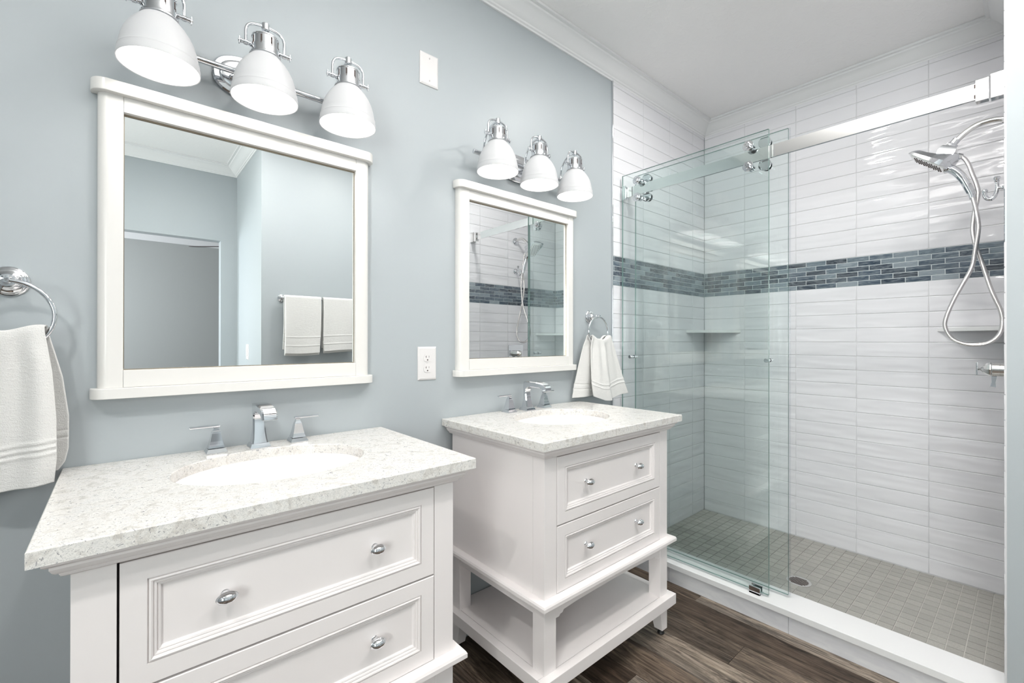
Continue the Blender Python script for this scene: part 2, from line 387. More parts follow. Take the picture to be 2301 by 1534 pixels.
for i in range(-3, 4):
    w_ = math.sqrt(max(.040**2-(i*.0105)**2, 0)); d.box(i*.0105-.0028, i*.0105+.0028, -w_, w_, .0034, .0042)
g = d.build('slot', slotm, dr)

# ------------------------------------------------------------------ glass doors
def door(name, label, x, y0, y1, z0, z1, knob_y, rolls, side):
    t = thing(name, label, 'shower door', (x, (y0+y1)/2, z0), 'sliding glass shower doors'); cy = (y0+y1)/2
    g = MB(); h = .0048
    bm = bmesh.new(); bmesh.ops.create_cube(bm, size=1)
    for v in bm.verts: v.co = Vector((v.co.x*2*h, v.co.y*(y1-y0), (v.co.z+.5)*(z1-z0)))
    for f in bm.faces: f.material_index = 0 if abs(f.normal.x) > .5 else 1
    g.merge(bm, None); g.build('glass_panel', [glass_m, edge_m], t, smooth=False)
    for (ry, rz) in rolls:
        r = MB(); Mx = Matrix.Translation((0, ry-cy, rz-z0)) @ Matrix.Rotation(PI/2, 4, 'Y')
        if side < 0:   # cap on the room side, wheel riding the bar on the far side
            r.lathe([(.0, -.018), (.0110, -.018), (.0130, -.0165), (.0130, -.0100), (.0115, -.0095)], Mx, 28)
            r.lathe([(.0125, -.0095), (.021, -.0095), (.0225, -.008), (.0225, -.0048)], Mx, 32)
            for a in range(3): r.lathe([(.0014, -.0184), (.0014, -.0175)], Matrix.Translation((0, ry-cy+.006*math.cos(a*2.1+.5), rz-z0+.006*math.sin(a*2.1+.5))) @ Matrix.Rotation(PI/2, 4, 'Y'), 8, 1)
            r.lathe([(.008, .0048), (.008, .014), (.0155, .014), (.0155, .034), (.0, .034)], Mx, 28)
        else:
            r.lathe([(.0, -.024), (.0245, -.024), (.0255, -.023), (.0255, -.0155), (.022, -.014), (.022, -.010), (.010, -.0095), (.010, -.0048)], Mx, 36)
            r.lathe([(.0215, .0048), (.0215, .008), (.012, .009), (.012, .018), (.0, .018)], Mx, 32)
        r.build('roller', [chrome, slotm], t)
    kb = MB(); Mk = Matrix.Translation((0, knob_y-cy, 1.110-z0)) @ Matrix.Rotation(PI/2, 4, 'Y')
    kb.lathe([(.0, -.030), (.0085, -.030), (.0095, -.029), (.0095, -.0048)], Mk, 24).lathe([(.0095, .0048), (.0095, .029), (.0085, .030), (.0, .030)], Mk, 24)
    kb.build('knob', chrome, t)
    return t
XAp, XBp = 2.088, 2.150
door('sliding_door', 'sliding clear glass shower door nearest the room, its bolt caps facing out', XAp, -.764, -.022, .114, 2.098, -.088, [(-.114, 2.052), (-.114, 1.962), (-.681, 2.052), (-.681, 1.962)], -1)
dB = door('sliding_door', 'inner sliding glass shower door behind the steel header bar, with vinyl edge strip', XBp, -.819, -.063, .116, 2.101, -.741, [(-.144, 2.064), (-.144, 1.966), (-.732, 2.064), (-.732, 1.966)], 1)
MB().box(-.006, .006, -.382-.004, -.3782, .0, 1.985, .0008).build('edge_seal', seal_m, dB)
hd = thing('header_bar', 'flat polished steel header bar carrying the glass doors across the shower', 'rail', (2.115, -.72, 1.98))
MB().box(-.006, .005, -.66, .69, .003, .056, .0008).build('bar', steel, hd)
b = MB(); b.box(-.012, .012, .690, .705, -.004, .064, .001).box(-.010, .010, .7055, .7135, .0, .060, .001); b.box(-.020, -.0125, .685, .7138, -.010, .066, .001); b.build('wall_bracket', chrome, hd)
b = MB(); b.box(-.016, .014, -.690, -.659, -.007, .062, .0012).box(-.018, .016, -.7236, -.693, -.009, .068, .0012)
for zz in (.012, .046):
    b.box(-.0075, .007, -.6588, -.6555, zz-.005, zz+.007, mi=1)
b.build('wall_bracket', [steel, slotm], hd)
tag(MB().box(2.070, 2.0795, -.735, -.690, .1032, .134, .001).box(2.097, 2.1065, -.735, -.690, .1032, .134, .001).box(2.070, 2.1065, -.735, -.690, .1032, .112, .001).build('door_guide', chrome), 'small chrome door guide on the curb under the glass door corner', 'door guide')

# ------------------------------------------------------------------ vanities
def rect_profile(mb, x0, x1, z0, z1, y, prof, mi=0, back=.018):
    rings = [[(x0, y+back, z0), (x1, y+back, z0), (x1, y+back, z1), (x0, y+back, z1)]]
    for ins, dep in prof: rings.append([(x0+ins, y+dep, z0+ins), (x1-ins, y+dep, z0+ins), (x1-ins, y+dep, z1-ins), (x0+ins, y+dep, z1-ins)])
    mb.loft(rings, mi)
HW, DF = .354, -.52          # half width, front plane of the cabinet (root at wall, centre, floor)
def vanity(label, cx):
    t = thing('bathroom_vanity', label, 'vanity', (cx, 0, 0), 'matching white vanities')
    b = MB(); b.box(-HW+.054, HW-.054, DF+.022, DF+.028, .400, .835, mi=1).box(-HW+.019, HW-.019, -.020, -.013, .400, .835).box(-HW+.019, HW-.019, DF+.03, -.021, .400, .406)
    b.build('cabinet_interior', [cab_w, gap_m], t)
    for s in (-1, 1):
        b = MB(); b.box(*sorted((s*HW, s*(HW-.018))), DF+.052, -.012, .398, .850, .0006); b.build('side_panel', cab_w, t)
        b = MB(); b.box(*sorted((s*HW, s*(HW-.0545))), DF, DF+.0515, .398, .850, .001); b.build('corner_post', cab_w, t)
    # moulding under the stone top
    def ring(o, z): return [(-HW-o, -.004, z), (-HW-o, DF-o, z), (HW+o, DF-o, z), (HW+o, -.004, z)]
    cm = MB(); cm.loft([ring(o, z) for o, z in [(0, .8335), (.006, .8335), (.010, .836), (.012, .840), (.012, .8425), (.0155, .8425), (.019, .846), (.022, .852), (.022, .8575), (.026, .8575), (.030, .861), (.030, .8672)]])
    cm.build('crown_moulding', cab_w, t, ang=20)
    # base ledge
    lg = MB(); lg.loft([ring(o, z) for o, z in [(.016, .379), (.0255, .379), (.027, .3805), (.027, .391), (.024, .3965), (.012, .3985)]])
    lg.build('base_moulding', cab_w, t, ang=25)
    pr = [(0, .0015), (.0012, 0), (.0355, 0), (.0356, .003), (.0375, .003), (.0378, -.0002), (.0405, -.0012), (.0432, .0002), (.0440, .0032), (.0458, .0018), (.0485, .0028), (.0495, .0062), (.0512, .0048), (.0540, .0060), (.0550, .0094), (.0560, .0102)]
    for z0, z1, kz in ((.612, .8285, .7225), (.3985, .6085, .5105)):
        dm = MB(); rect_profile(dm, -HW+.0578, HW-.0562, z0+.0008, z1, DF, pr)
        d_ = dm.build('drawer', cab_w, t, smooth=False)
        for s in (-1, 1):
            kn = MB(); M = Matrix.Translation((s*.1465, DF+.0102, kz)) @ Matrix.Rotation(PI/2, 4, 'X')
            kn.lathe([(.0078, 0), (.0078, .0015), (.0060, .004), (.0048, .009), (.0052, .013)], M, 24)
            kn.lathe([(.0052, .0125), (.0088, .0145), (.0118, .0185), (.0122, .0205), (.0128, .0215), (.0120, .0225), (.0102, .0275), (.006, .0312), (.0, .0322)], M, 32, sx=1.42, sy=.92)
            kn.build('knob', chrome, d_)
    # legs with tapered feet
    for sx in (-1, 1):
        for (ya, yb, bk) in ((DF, DF+.052, 0), (-.064, -.012, 1)):
            l = MB(); xo, xi = sx*HW, sx*(HW-.052); l.box(*sorted((xo, xi)), ya, yb, .165, .379, .001)
            xi2 = sx*(HW-.036); y2 = (ya, ya+.036) if not bk else (yb-.036, yb)
            def q(a, b, y0, y1, z): a, b = sorted((a, b)); return [(a, y0, z), (b, y0, z), (b, y1, z), (a, y1, z)]
            l.loft([q(xo, xi, ya, yb, .166), q(xo, xi, ya, yb, .118), q(xo, xi2, y2[0], y2[1], .024)])
            lo = l.build('leg', cab_w, t, ang=15)
            MB().lathe([(.013, 0), (.014, .004), (.011, .008), (.008, .025)], Matrix.Translation((sx*(HW-.017), sum(y2)/2, 0)), 20).build('foot_glide', dark_m, lo)
    # aprons
    a = [(-HW+.0522, .379), (-HW+.0522, .324), (-HW+.068, .324), (-HW+.074, .330), (-HW+.084, .331), (-HW+.090, .3385), (-HW+.15, .3425), (0, .346)]
    a = a+[(-x, z) for x, z in a[::-1][1:]]
    MB().prism(a, 'y', DF+.002, DF+.020).build('front_apron', cab_w, t, ang=10)
    for s in (-1, 1): MB().box(*sorted((s*(HW-.002), s*(HW-.02))), DF+.0525, -.0645, .338, .379).build('side_apron', cab_w, t)
    sh = MB(); o = .026
    sh.box(-HW-o, HW+o, DF-o, DF+.004, .124, .165, .002).box(-HW-o, -HW+.004, DF+.0045, -.006, .124, .165, .002).box(HW-.004, HW+o, DF+.0045, -.006, .124, .165, .002)
    sh.build('shelf_frame', cab_w, t)
    MB().box(-HW+.005, HW-.005, DF+.0052, -.006, .146, .1640).build('shelf', cab_w, t)
    return t
VX = (.297, 1.338)
vanity('nearer white two-drawer vanity, cut by the bottom of the photo, with oval chrome knobs', VX[0])
vanity('farther white two-drawer vanity beside the glass shower, with an open shelf below', VX[1])

def countertop(label, cx):
    t = thing('countertop', label, 'countertop', (cx, 0, .8672), 'quartz countertops with sinks'); x0, x1, y0, y1, th = -.3985, .3975, -.56, -.0015, .0262
    a, b, cy = .213, .168, -.262; N = 96; bv = .0022
    def rp(k, ins):
        an = 2*PI*k/N; dx, dy = math.cos(an), math.sin(an); X0, X1, Y0, Y1 = x0+ins, x1-ins, y0+ins, y1-ins
        tt = min(((X1 if dx > 0 else X0))/dx if abs(dx) > 1e-6 else 9, ((Y1-cy) if dy > 0 else (Y0-cy))/dy if abs(dy) > 1e-6 else 9)
        return [dx*tt, cy+dy*tt]
    # snap the nearest sample to every corner
    def outer(ins, z):
        P = [rp(k, ins) for k in range(N)]
        for X in (x0, x1):
            for Y in (y0, y1):
                k = round(math.atan2(Y-cy, X)/(2*PI)*N) % N
                P[k] = [X+ins*(1 if X < 0 else -1), Y+ins*(1 if Y < cy else -1)]
        return [(p[0], p[1], z) for p in P]
    def ell(s, z): return [((a+s)*math.cos(2*PI*k/N), cy+(b+s)*math.sin(2*PI*k/N), z) for k in range(N)]
    m_ = MB(); m_.loft([ell(0, 0), outer(0, 0), outer(0, th-bv), outer(bv*.35, th-bv*.35), outer(bv, th), ell(bv, th), ell(bv*.35, th-bv*.35), ell(0, th-bv), ell(0, 0)], cap=False)
    bmesh.ops.remove_doubles(m_.bm, verts=m_.bm.verts[:], dist=1e-6); bmesh.ops.recalc_face_normals(m_.bm, faces=m_.bm.faces[:])
    m_.build('stone_slab', quartz_m, t, ang=20)
    s_ = MB(); pr = [(.004, -.0005), (.003, -.012), (-.003, -.035), (-.018, -.075), (-.045, -.108), (-.085, -.125), (-.125, -.130)]
    s_.loft([ell(s, z) for s, z in pr]+[[(.020*math.cos(2*PI*k/N), cy+.020*math.sin(2*PI*k/N), -.132) for k in range(N)]]+[[(.020*math.cos(2*PI*k/N), cy+.020*math.sin(2*PI*k/N), -.145) for k in range(N)]]+[ell(s-.0+.012, z-.010) for s, z in pr[::-1][1:]]+[ell(.016, -.0005)], cap=False)
    bmesh.ops.recalc_face_normals(s_.bm, faces=s_.bm.faces[:])
    so = s_.build('sink_basin', porc, t, ang=60)
    MB().lathe([(.021, -.131), (.022, -.1285), (.015, -.1275), (.012, -.126), (.0, -.1255)], Matrix.Translation((0, cy, 0)), 28).build('drain_plug', chrome, so)
    return t
countertop('speckled white quartz countertop with oval sink on the nearer vanity', .297)
countertop('speckled white quartz countertop with oval sink on the vanity beside the shower', 1.341)

def sq(hx, hy, z, cy=0): return [(-hx, cy-hy, z), (hx, cy-hy, z), (hx, cy+hy, z), (-hx, cy+hy, z)]
def faucet(label, cx):
    t = thing('faucet', label, 'faucet', (cx, -.054, .8934), 'widespread faucets')
    s = MB(); s.loft([sq(.0255, .0255, .0), sq(.0255, .0255, .003), sq(.0215, .0215, .0125), sq(.019, .019, .0128)])
    sec = [((.0195, .0125), (-.0195, .0125), .020), ((.0165, .026), (-.0155, .026), .0178), ((.0140, .045), (-.0105, .045), .0162), ((.0128, .065), (-.0070, .065), .0154), ((.0125, .084), (-.0055, .080), .0153), ((.0124, .104), (-.0075, .090), .0155),
           ((.0110, .1175), (-.0130, .0965), .0160), ((.0060, .1245), (-.0210, .1005), .0168), ((-.022, .1270), (-.032, .1025), .0175), ((-.060, .1265), (-.062, .1030), .0180), ((-.098, .1240), (-.094, .1015), .0182), ((-.117, .1185), (-.104, .0985), .0183), ((-.1265, .1100), (-.108, .0955), .0183), ((-.1310, .0975), (-.1095, .0925), .0183), ((-.1305, .0915), (-.1095, .0912), .0180)]
    rings = []
    for (a, b, w_) in sec:
        A, B = Vector((0, *a)), Vector((0, *b)); r = .0035; d = (B-A).normalized()
        rings.append([tuple(A+d*r+Vector((w_, 0, 0))), tuple(B-d*r+Vector((w_, 0, 0))), tuple(B+Vector((w_-r, 0, 0))), tuple(B-Vector((w_-r, 0, 0))), tuple(B-d*r-Vector((w_, 0, 0))), tuple(A+d*r-Vector((w_, 0, 0))), tuple(A-Vector((w_-r, 0, 0))), tuple(A+Vector((w_-r, 0, 0)))])
    s.loft(rings)
    s.build('spout', chrome, t, ang=40)
    for sgn in (-1, 1):
        h = MB(); h.loft([sq(.024, .024, 0), sq(.024, .024, .003), sq(.0195, .0195, .0125), sq(.017, .017, .0127)])
        h.loft([sq(a, a, z) for a, z in [(.0185, .0145), (.0165, .020), (.0135, .033), (.0112, .045), (.0095, .054), (.0085, .057), (.0062, .062), (.0055, .067), (.0070, .0685)]])
        ho = h.build('handle', chrome, t, loc=(sgn*.1035, 0, 0), ang=25)
        lv = MB(); lv.box(-.0095, .060, -.0065, .0065, .0685, .0745, .0022)
        M = Matrix.Rotation(0 if sgn > 0 else PI, 4, 'Z')
        bmesh.ops.transform(lv.bm, matrix=M, verts=lv.bm.verts); lv.build('lever', chrome, ho, ang=40)
    return t
faucet('chrome widespread faucet with two levers behind the nearer sink', .3005)
faucet('chrome widespread faucet with two levers behind the sink beside the shower', 1.3445)

# ------------------------------------------------------------------ mirrors
def wall_mirror(label, cx):
    t = thing('wall_mirror', label, 'mirror', (cx, 0, 1.053), 'framed wall mirrors'); z0, z1 = 1.1215-1.053, 1.7590-1.053; hi, ho_ = .2925, .3410
    MB().box(-hi-.004, hi+.004, -.0135, -.0105, z0-.004, z1+.004).build('mirror_glass', mirror_m, t, smooth=False)
    zb, zt = .026, 1.7965-1.053
    for s in (-1, 1):
        r = .022; poly = [(s*hi, -.0002), (s*hi, -.0285), (s*(hi+.0015), -.030)]
        for k in range(9):
            a = PI/2*k/8; poly.append((s*(ho_-r+r*math.sin(a)), -.030+r-r*math.cos(a)))
        poly.append((s*ho_, -.0002)); MB().prism(poly, 'z', zb, zt).build('stile', frame_w, t, ang=30)
    MB().box(-hi+.0003, hi-.0003, -.0295, -.0002, zb, z0, .0012).build('rail', frame_w, t)
    MB().box(-hi+.0003, hi-.0003, -.0295, -.0002, z1, zt, .0012).build('rail', frame_w, t)
    def capoly(hw, d, r):
        P = [(hw, -.0002)]
        for k in range(9): a = PI/2*k/8; P.append((hw-r+r*math.cos(a), -d+r-r*math.sin(a)))
        return P+[(-x, y) for x, y in P[::-1]]
    MB().prism(capoly(.354, .046, .032), 'z', 0, .0258, bev=.002).build('sill_cap', frame_w, t, ang=30)
    MB().prism(capoly(.354, .046, .032), 'z', zt, zt+.030, bev=.003).build('top_cap', frame_w, t, ang=30)
    bd = MB(); e = .0022
    bd.box(-hi, hi, -.016, -.0136, z1-.004, z1, .0004).box(-hi, hi, -.0155, -.0136, z0, z0+.0022, .0004); bd.box(hi-.0018, hi, -.0155, -.0136, z0+.003, z1-.005).box(-hi, -hi+.0018, -.0155, -.0136, z0+.003, z1-.005)
    bd.build('inner_bead', bead_m, t)
wall_mirror('white framed mirror above the nearer vanity, reflecting the towel bar', .2993)
wall_mirror('white framed mirror above the farther vanity, reflecting the shower head', 1.3448)

# ------------------------------------------------------------------ vanity lights
def vanity_light(label, cx, zm):
    t = thing('vanity_light', label, 'wall light', (cx, 0, zm), 'three-lamp wall lights'); bz = .097
    def stad(hx, hz, y, n=24):
        P = []; r = min(hx, hz)
        for k in range(n*2):
            a = 2*PI*k/(n*2); c_, s_ = math.cos(a), math.sin(a); e = 2.6
            P.append((hx*math.copysign(abs(c_)**(2/e), c_), y, bz+.010+hz*math.copysign(abs(s_)**(2/e), s_)))
        return P
    bp = MB(); bp.loft([stad(.104, .061, -.0003), stad(.104, .061, -.008), stad(.100, .057, -.012), stad(.088, .046, -.013), stad(.085, .043, -.018), stad(.078, .037, -.021), stad(.05, .02, -.021)])
    bp.lathe([(.0065, .012), (.0075, .018), (.006, .026), (.003, .029), (0, .0295)], Matrix.Translation((-.06, 0, bz-.004)) @ Matrix.Rotation(PI/2, 4, 'X'), 20)
    bp.box(-.012, .012, -.050, -.018, bz-.008, bz+.008, .002)
    bp.build('back_plate', chrome, t, ang=30)
    MB().lathe([(.0, -.277), (.0085, -.277), (.0095, -.275), (.0095, -.270), (.0085, -.268), (.0085, .268), (.0095, .270), (.0095, .275), (.0085, .277), (0, .277)], Matrix.Translation((0, -.052, bz)) @ Matrix.Rotation(PI/2, 4, 'Y'), 28).build('crossbar', chrome, t)
    for px in (-.2255, 0, .2255):
        Y = -.14
        MB().tube(smoothpath([(px, -.052, bz+.004), (px, -.052, .125), (px, -.060, .155), (px, -.080, .182), (px, -.108, .196), (px, Y, .199)], 6), .0042).lathe([(.0075, .0), (.0065, .008), (.0045, .012)], Matrix.Translation((px, -.052, bz+.006)), 16).build('arm', chrome, t)
        yk = MB(); yp = [(-.047, 0, .140), (-.047, 0, .160), (-.0465, 0, .176), (-.040, 0, .189), (-.028, 0, .196), (-.010, 0, .199), (.010, 0, .199), (.028, 0, .196), (.040, 0, .189), (.0465, 0, .176), (.047, 0, .160), (.047, 0, .140)]
        yk.tube(smoothpath([(px+a, Y, c_) for a, _, c_ in yp], 3), .0037, 12)
        yk.lathe([(.0, .188), (.0085, .188), (.0100, .190), (.0100, .206), (.0085, .208), (.0, .208)], Matrix.Translation((px, Y, 0)), 24)
        yko = yk.build('yoke', chrome, t)
        for s in (-1, 1):
            sc_ = MB(); M = Matrix.Translation((px, Y, .139)) @ Matrix.Rotation(s*PI/2, 4, 'Y')
            sc_.lathe([(.0052, .029), (.0052, .034), (.0068, .035), (.0068, .037), (.0050, .038), (.0050, .042), (.0066, .043), (.0066, .051), (.0050, .052), (.0050, .056), (.0062, .057), (.0062, .059), (.004, .060), (.004, .064), (0, .0645)], M, 16)
            sc_.box(s*.0615-.0012+px, s*.0615+.0012+px, Y-.0035, Y+.0035, .130, .149, .001)
            sc_.build('thumb_screw', chrome, yko)
        sk = MB(); sk.lathe([(.0345, .1150), (.0385, .1155), (.0385, .1185), (.0350, .1205), (.0335, .126), (.0335, .1405), (.0315, .1420), (.0315, .1640), (.0330, .1645), (.0330, .1670), (.0305, .1685), (.012, .1715), (.0075, .174), (.0065, .180), (.003, .183), (0, .1835)], Matrix.Translation((px, Y, 0)), 48)
        for k in range(8):
            a = 2*PI*(k+.35)/8; M = Matrix.Translation((px, Y, 0)) @ Matrix.Rotation(a, 4, 'Z')
            sk.box(.0312, .0319, -.0019, .0019, .1440, .1610, mi=1, M=M); sk.box(.0312, .0338, -.0008, .0008, .1370, .1445, mi=1, M=M)
        sk.tube(smoothpath([(px, Y, .182), (px-.001, Y-.003, .186), (px+.005, Y+.003, .190), (px+.002, Y, .195)], 4), .0016, 8)
        sk.build('socket_cup', [chrome, slotm], t)
        sd = MB(); out = [(.0805, 0), (.0808, .003), (.0800, .012), (.0782, .0195), (.0790, .0215), (.0785, .0235), (.0768, .0255), (.0755, .036), (.0728, .050), (.0680, .066), (.0610, .081), (.0520, .0950), (.0425, .1065), (.0350, .1155)]
        inn = [(.0335, .1140), (.0405, .1055), (.0500, .0940), (.0590, .0800), (.0660, .0650), (.0708, .0495), (.0735, .0355), (.0745, .0255), (.0752, .0220), (.0745, .0200), (.0775, .0110), (.0788, .0010), (.0805, 0)]
        sd.lathe(out+inn, Matrix.Translation((px, Y, 0)), 72, cap=False)
        bmesh.ops.recalc_face_normals(sd.bm, faces=sd.bm.faces[:])
        so = sd.build('lamp_shade', shade_w, t, ang=40)
        bl = MB(); bl.lathe([(.0, .022), (.010, .0235), (.019, .028), (.0255, .036), (.028, .046), (.0265, .056), (.021, .068), (.0155, .080), (.0145, .100), (.0, .101)], Matrix.Translation((px, Y, 0)), 32)
        bl.build('bulb', bulb_m, so)
    return t
vanity_light('chrome three-lamp wall light with white bell shades, above the nearer mirror', .2965, 1.8435)
vanity_light('chrome three-lamp wall light with white bell shades, above the farther mirror', 1.332, 1.8475)

# bowl added to house the ceiling-bounce fill, in front of the mirrors
bw = thing('fill_bowl', 'added nickel bowl housing the ceiling-bounce fill, between the vanities and the towel bar', 'ceiling light', (.75, -1.22, H))
MB().lathe([(.0, -.0005), (.065, -.0005), (.065, -.012), (.055, -.022), (.0, -.024)], n=40).build('canopy', brush, bw)
MB().tube([(0, 0, -.02), (0, 0, -.46)], .007, 14).lathe([(0, -.475), (.012, -.472), (.014, -.462), (.010, -.452), (0, -.450)], n=20).build('stem', brush, bw)
MB().lathe([(.012, -.452), (.07, -.448), (.13, -.428), (.165, -.400), (.180, -.368), (.184, -.362), (.180, -.360), (.172, -.368), (.158, -.396), (.125, -.422), (.07, -.440), (.012, -.444)], n=56, cap=False).build('bowl', brush, bw)
# trim rings round the added ceiling fill lights
for i, (x, y) in enumerate(CAN_FILLS):
    r = thing('fill_downlight', ['added round ceiling fill light behind the camera', 'added round ceiling fill light just outside the shower doors', 'added round ceiling fill light at the left end of the bathroom', 'added round ceiling fill light in front of the towel bar'][i], 'ceiling light', (x, y, H), 'added ceiling fill lights')
    MB().lathe([(.068, -.001), (.068, -.006), (.075, -.008), (.085, -.005), (.086, -.0002)], n=40, cap=False).build('trim_ring', trim_w, r)

# ------------------------------------------------------------------ wall plates
def plate_mb(w_, h_, t_=.006):
    m_ = MB(); R = lambda i, y: [(-w_/2+i, y, -h_/2+i), (w_/2-i, y, -h_/2+i), (w_/2-i, y, h_/2-i), (-w_/2+i, y, h_/2-i)]
    m_.loft([R(0, -.0002), R(0, -.0022), R(.0015, -.0038), R(.0065, -t_), R(.01, -t_)]); return m_
bp = thing('blank_wall_plate', 'blank white wall plate high on the wall between the two wall lights', 'wall plate', (.883, 0, 2.2185))
plate_mb(.079, .121).build('plate', plate_w, bp, ang=10)
for s in (-1, 1):
    M = Matrix.Translation((0, 0, s*.042)) @ Matrix.Rotation(PI/2, 4, 'X')
    MB().lathe([(.0032, .0058), (.0030, .0072), (.0, .0075)], M, 16).box(-.0005, .0005, -.0079, -.0074, s*.042-.0026, s*.042+.0026, mi=1).build('screw', [plate_w, slotm], bp)
op = thing('electrical_outlet', 'white duplex electrical outlet on the blue wall between the two mirrors', 'outlet', (.876, 0, 1.1095))
plate_mb(.078, .125).build('plate', plate_w, op, ang=10)
for zc in (.0205, -.0195):
    m_ = MB(); P = []
    for k in range(40):
        a = 2*PI*k/40; P.append((.0172*math.cos(a), max(-.0138, min(.0138, .0172*math.sin(a)))+zc))
    m_.prism(P, 'y', -.0078, -.005)
    f_ = m_.build('receptacle', plate_w, op)
    h_ = MB(); h_.box(-.0070, -.0055, -.0081, -.0077, zc+.0005, zc+.0085).box(-.0085, -.0055, -.0081, -.0077, zc+.0035, zc+.0055).box(.0050, .0062, -.0081, -.0077, zc+.0010, zc+.0080)
    h_.lathe([(.0026, .0077), (.0026, .0081), (0, .0081)], Matrix.Translation((-.0005, 0, zc-.0075)) @ Matrix.Rotation(PI/2, 4, 'X'), 16)
    h_.build('slot', slotm, f_)
MB().lathe([(.0028, .0058), (.0026, .0068), (.0, .0070)], Matrix.Rotation(PI/2, 4, 'X'), 16).build('screw', plate_w, op)
sw = thing('light_switch', 'white rocker light switch on the short wall reflected in the nearer mirror', 'switch', (XA, -2.61, 1.103), rz=-PI/2)
plate_mb(.078, .121).build('plate', plate_w, sw, ang=10)
MB().box(-.0165, .0165, -.010, -.0055, -.033, .033, .0012).build('rocker', plate_w, sw)

# ------------------------------------------------------------------ towel rings and towels
def towel_ring(label, x, zc, ry):
    t = thing('towel_ring', label, 'towel ring', (x, 0, zc), 'towel rings'); M = Matrix.Translation((0, 0, .078)) @ Matrix.Rotation(PI/2, 4, 'X')
    MB().lathe([(.033, .0003), (.0335, .004), (.031, .007), (.0285, .008), (.0280, .011), (.0250, .013), (.0225, .014), (.0215, .018), (.0150, .022), (.0105, .028), (.0085, .038), (.0088, .044), (.0105, .047), (.0105, .050), (.0080, .053), (.0080, .064), (.0060, .068), (0, .069)], M, 40).build('wall_post', chrome, t)
    P = [(.076*math.sin(2*PI*k/48), -.058, .076*math.cos(2*PI*k/48)) for k in range(48)]
    MB().tube(P, .0047, 14, closed=True).build('ring', chrome, t)
    return t
towel_ring('chrome towel ring cut by the left edge of the photo', -.186, 1.249, 0)
towel_ring('chrome towel ring on the blue wall beside the shower', 1.831, 1.240, 0)

def sheet(nu, nv, fn):
    m_ = MB(); rows = [[fn(u/(nu-1), v/(nv-1)) for u in range(nu)] for v in range(nv)]
    t = bmesh.new(); V = [[t.verts.new(p) for p in r] for r in rows]
    for a, b in zip(V, V[1:]):
        for i in range(nu-1): t.faces.new((a[i], a[i+1], b[i+1], b[i]))
    m_.merge(t); return m_
def lerp(a, b, t): return a+(b-a)*t
def interp(tab, x):
    for (x0, y0), (x1, y1) in zip(tab, tab[1:]):
        if x <= x1:
            t = (x-x0)/(x1-x0); t = t*t*(3-2*t) if False else t; return y0+(y1-y0)*t
    return tab[-1][1]
def thick(o, t=.006):
    md = o.modifiers.new('thick', 'SOLIDIFY'); md.thickness = t; md.offset = 0
    sb = o.modifiers.new('sub', 'SUBSURF'); sb.levels = 1; sb.render_levels = 1
def ring_towel(label, front, back, ztop, yf, yb, loc):
    """front/back: dict L, R = [(s, x)] with s 0 top..1 bottom, zb(u) bottom line, folds(u, s)"""
    t = thing('hand_towel', label, 'towel', loc, 'hand towels on rings'); O = Vector(loc)
    def mk(d, y_top, y_bot, sgn, name):
        def fn(u, v):
            zb = d['zb'](u); zt = ztop(u); s = v; x = lerp(interp(d['L'], s), interp(d['R'], s), u)
            z = lerp(zt, zb, s); e = math.sqrt(min(s/.035, 1)); y = lerp(-.058, lerp(y_top, y_bot, s), e) + d['f'](u, s)*min(1, s*5)
            if s < .035: z = zt+.004-.004*(1-e)**0
            for bz in d['bands']:
                y += -sgn*.0035*math.exp(-((s-bz)/.006)**2)
            return tuple(Vector((x, y, z))-O)
        o = sheet(70, 110, fn).build(name, towel_m, t, ang=180); thick(o); return o
    mk(back, *yb, -1, 'back_fold'); mk(front, *yf, 1, 'front_fold')
    return t
# far towel: narrow at the ring, flaring out
def f2(u, s): return .012*math.sin(u*9.0+.8+s*.8)*(.6+.6*s)+.006*math.sin(u*21+2*s)*(1-.4*s)
def b2(u, s): return .008*math.sin(u*8+2)*(.5+.5*s)
ring_towel('white hand towel hanging in folds from the ring beside the shower',
           dict(L=[(0, 1.772), (.1, 1.765), (.45, 1.768), (.8, 1.772), (1, 1.785)], R=[(0, 1.915), (.12, 1.935), (.45, 1.968), (.8, 2.004), (1, 2.032)], zb=lambda u: .918+.0-.040*math.sin(min(u*1.35, 1)*PI*.62)**1+.040*max(0, (u-.25)/.75), f=f2, bands=[.80, .74]),
           dict(L=[(0, 1.760), (.15, 1.738), (.5, 1.706), (.8, 1.682), (1, 1.672)], R=[(0, 1.90), (.5, 1.90), (1, 1.90)], zb=lambda u: .915, f=b2, bands=[.78, .86]),
           lambda u: 1.208+.010*math.cos(u*2*PI)+.004*math.cos(u*14), (-.072, -.082), (-.046, -.030), (1.835, -.06, .90))
def f1(u, s): return .011*math.sin(u*7+4.2+s*.7)*(.5+.7*s)+.004*math.sin(u*19+1)
ring_towel('white hand towel with ribbed border, cut by the left edge of the photo',
           dict(L=[(0, -.250), (.2, -.262), (1, -.300)], R=[(0, -.126), (.1, -.121), (.3, -.112), (.6, -.105), (.85, -.104), (1, -.108)], zb=lambda u: .864+.020*u, f=f1, bands=[.73, .77, .81]),
           dict(L=[(0, -.245), (1, -.275)], R=[(0, -.124), (.12, -.115), (.35, -.098), (.62, -.088), (.85, -.0885), (.94, -.094), (1, -.106)], zb=lambda u: .876+.020*u, f=lambda u, s: .005*math.sin(u*8+1), bands=[.72, .77]),
           lambda u: 1.220+.007*math.cos(u*2*PI*1.05), (-.074, -.086), (-.046, -.032), (-.19, -.06, .87))

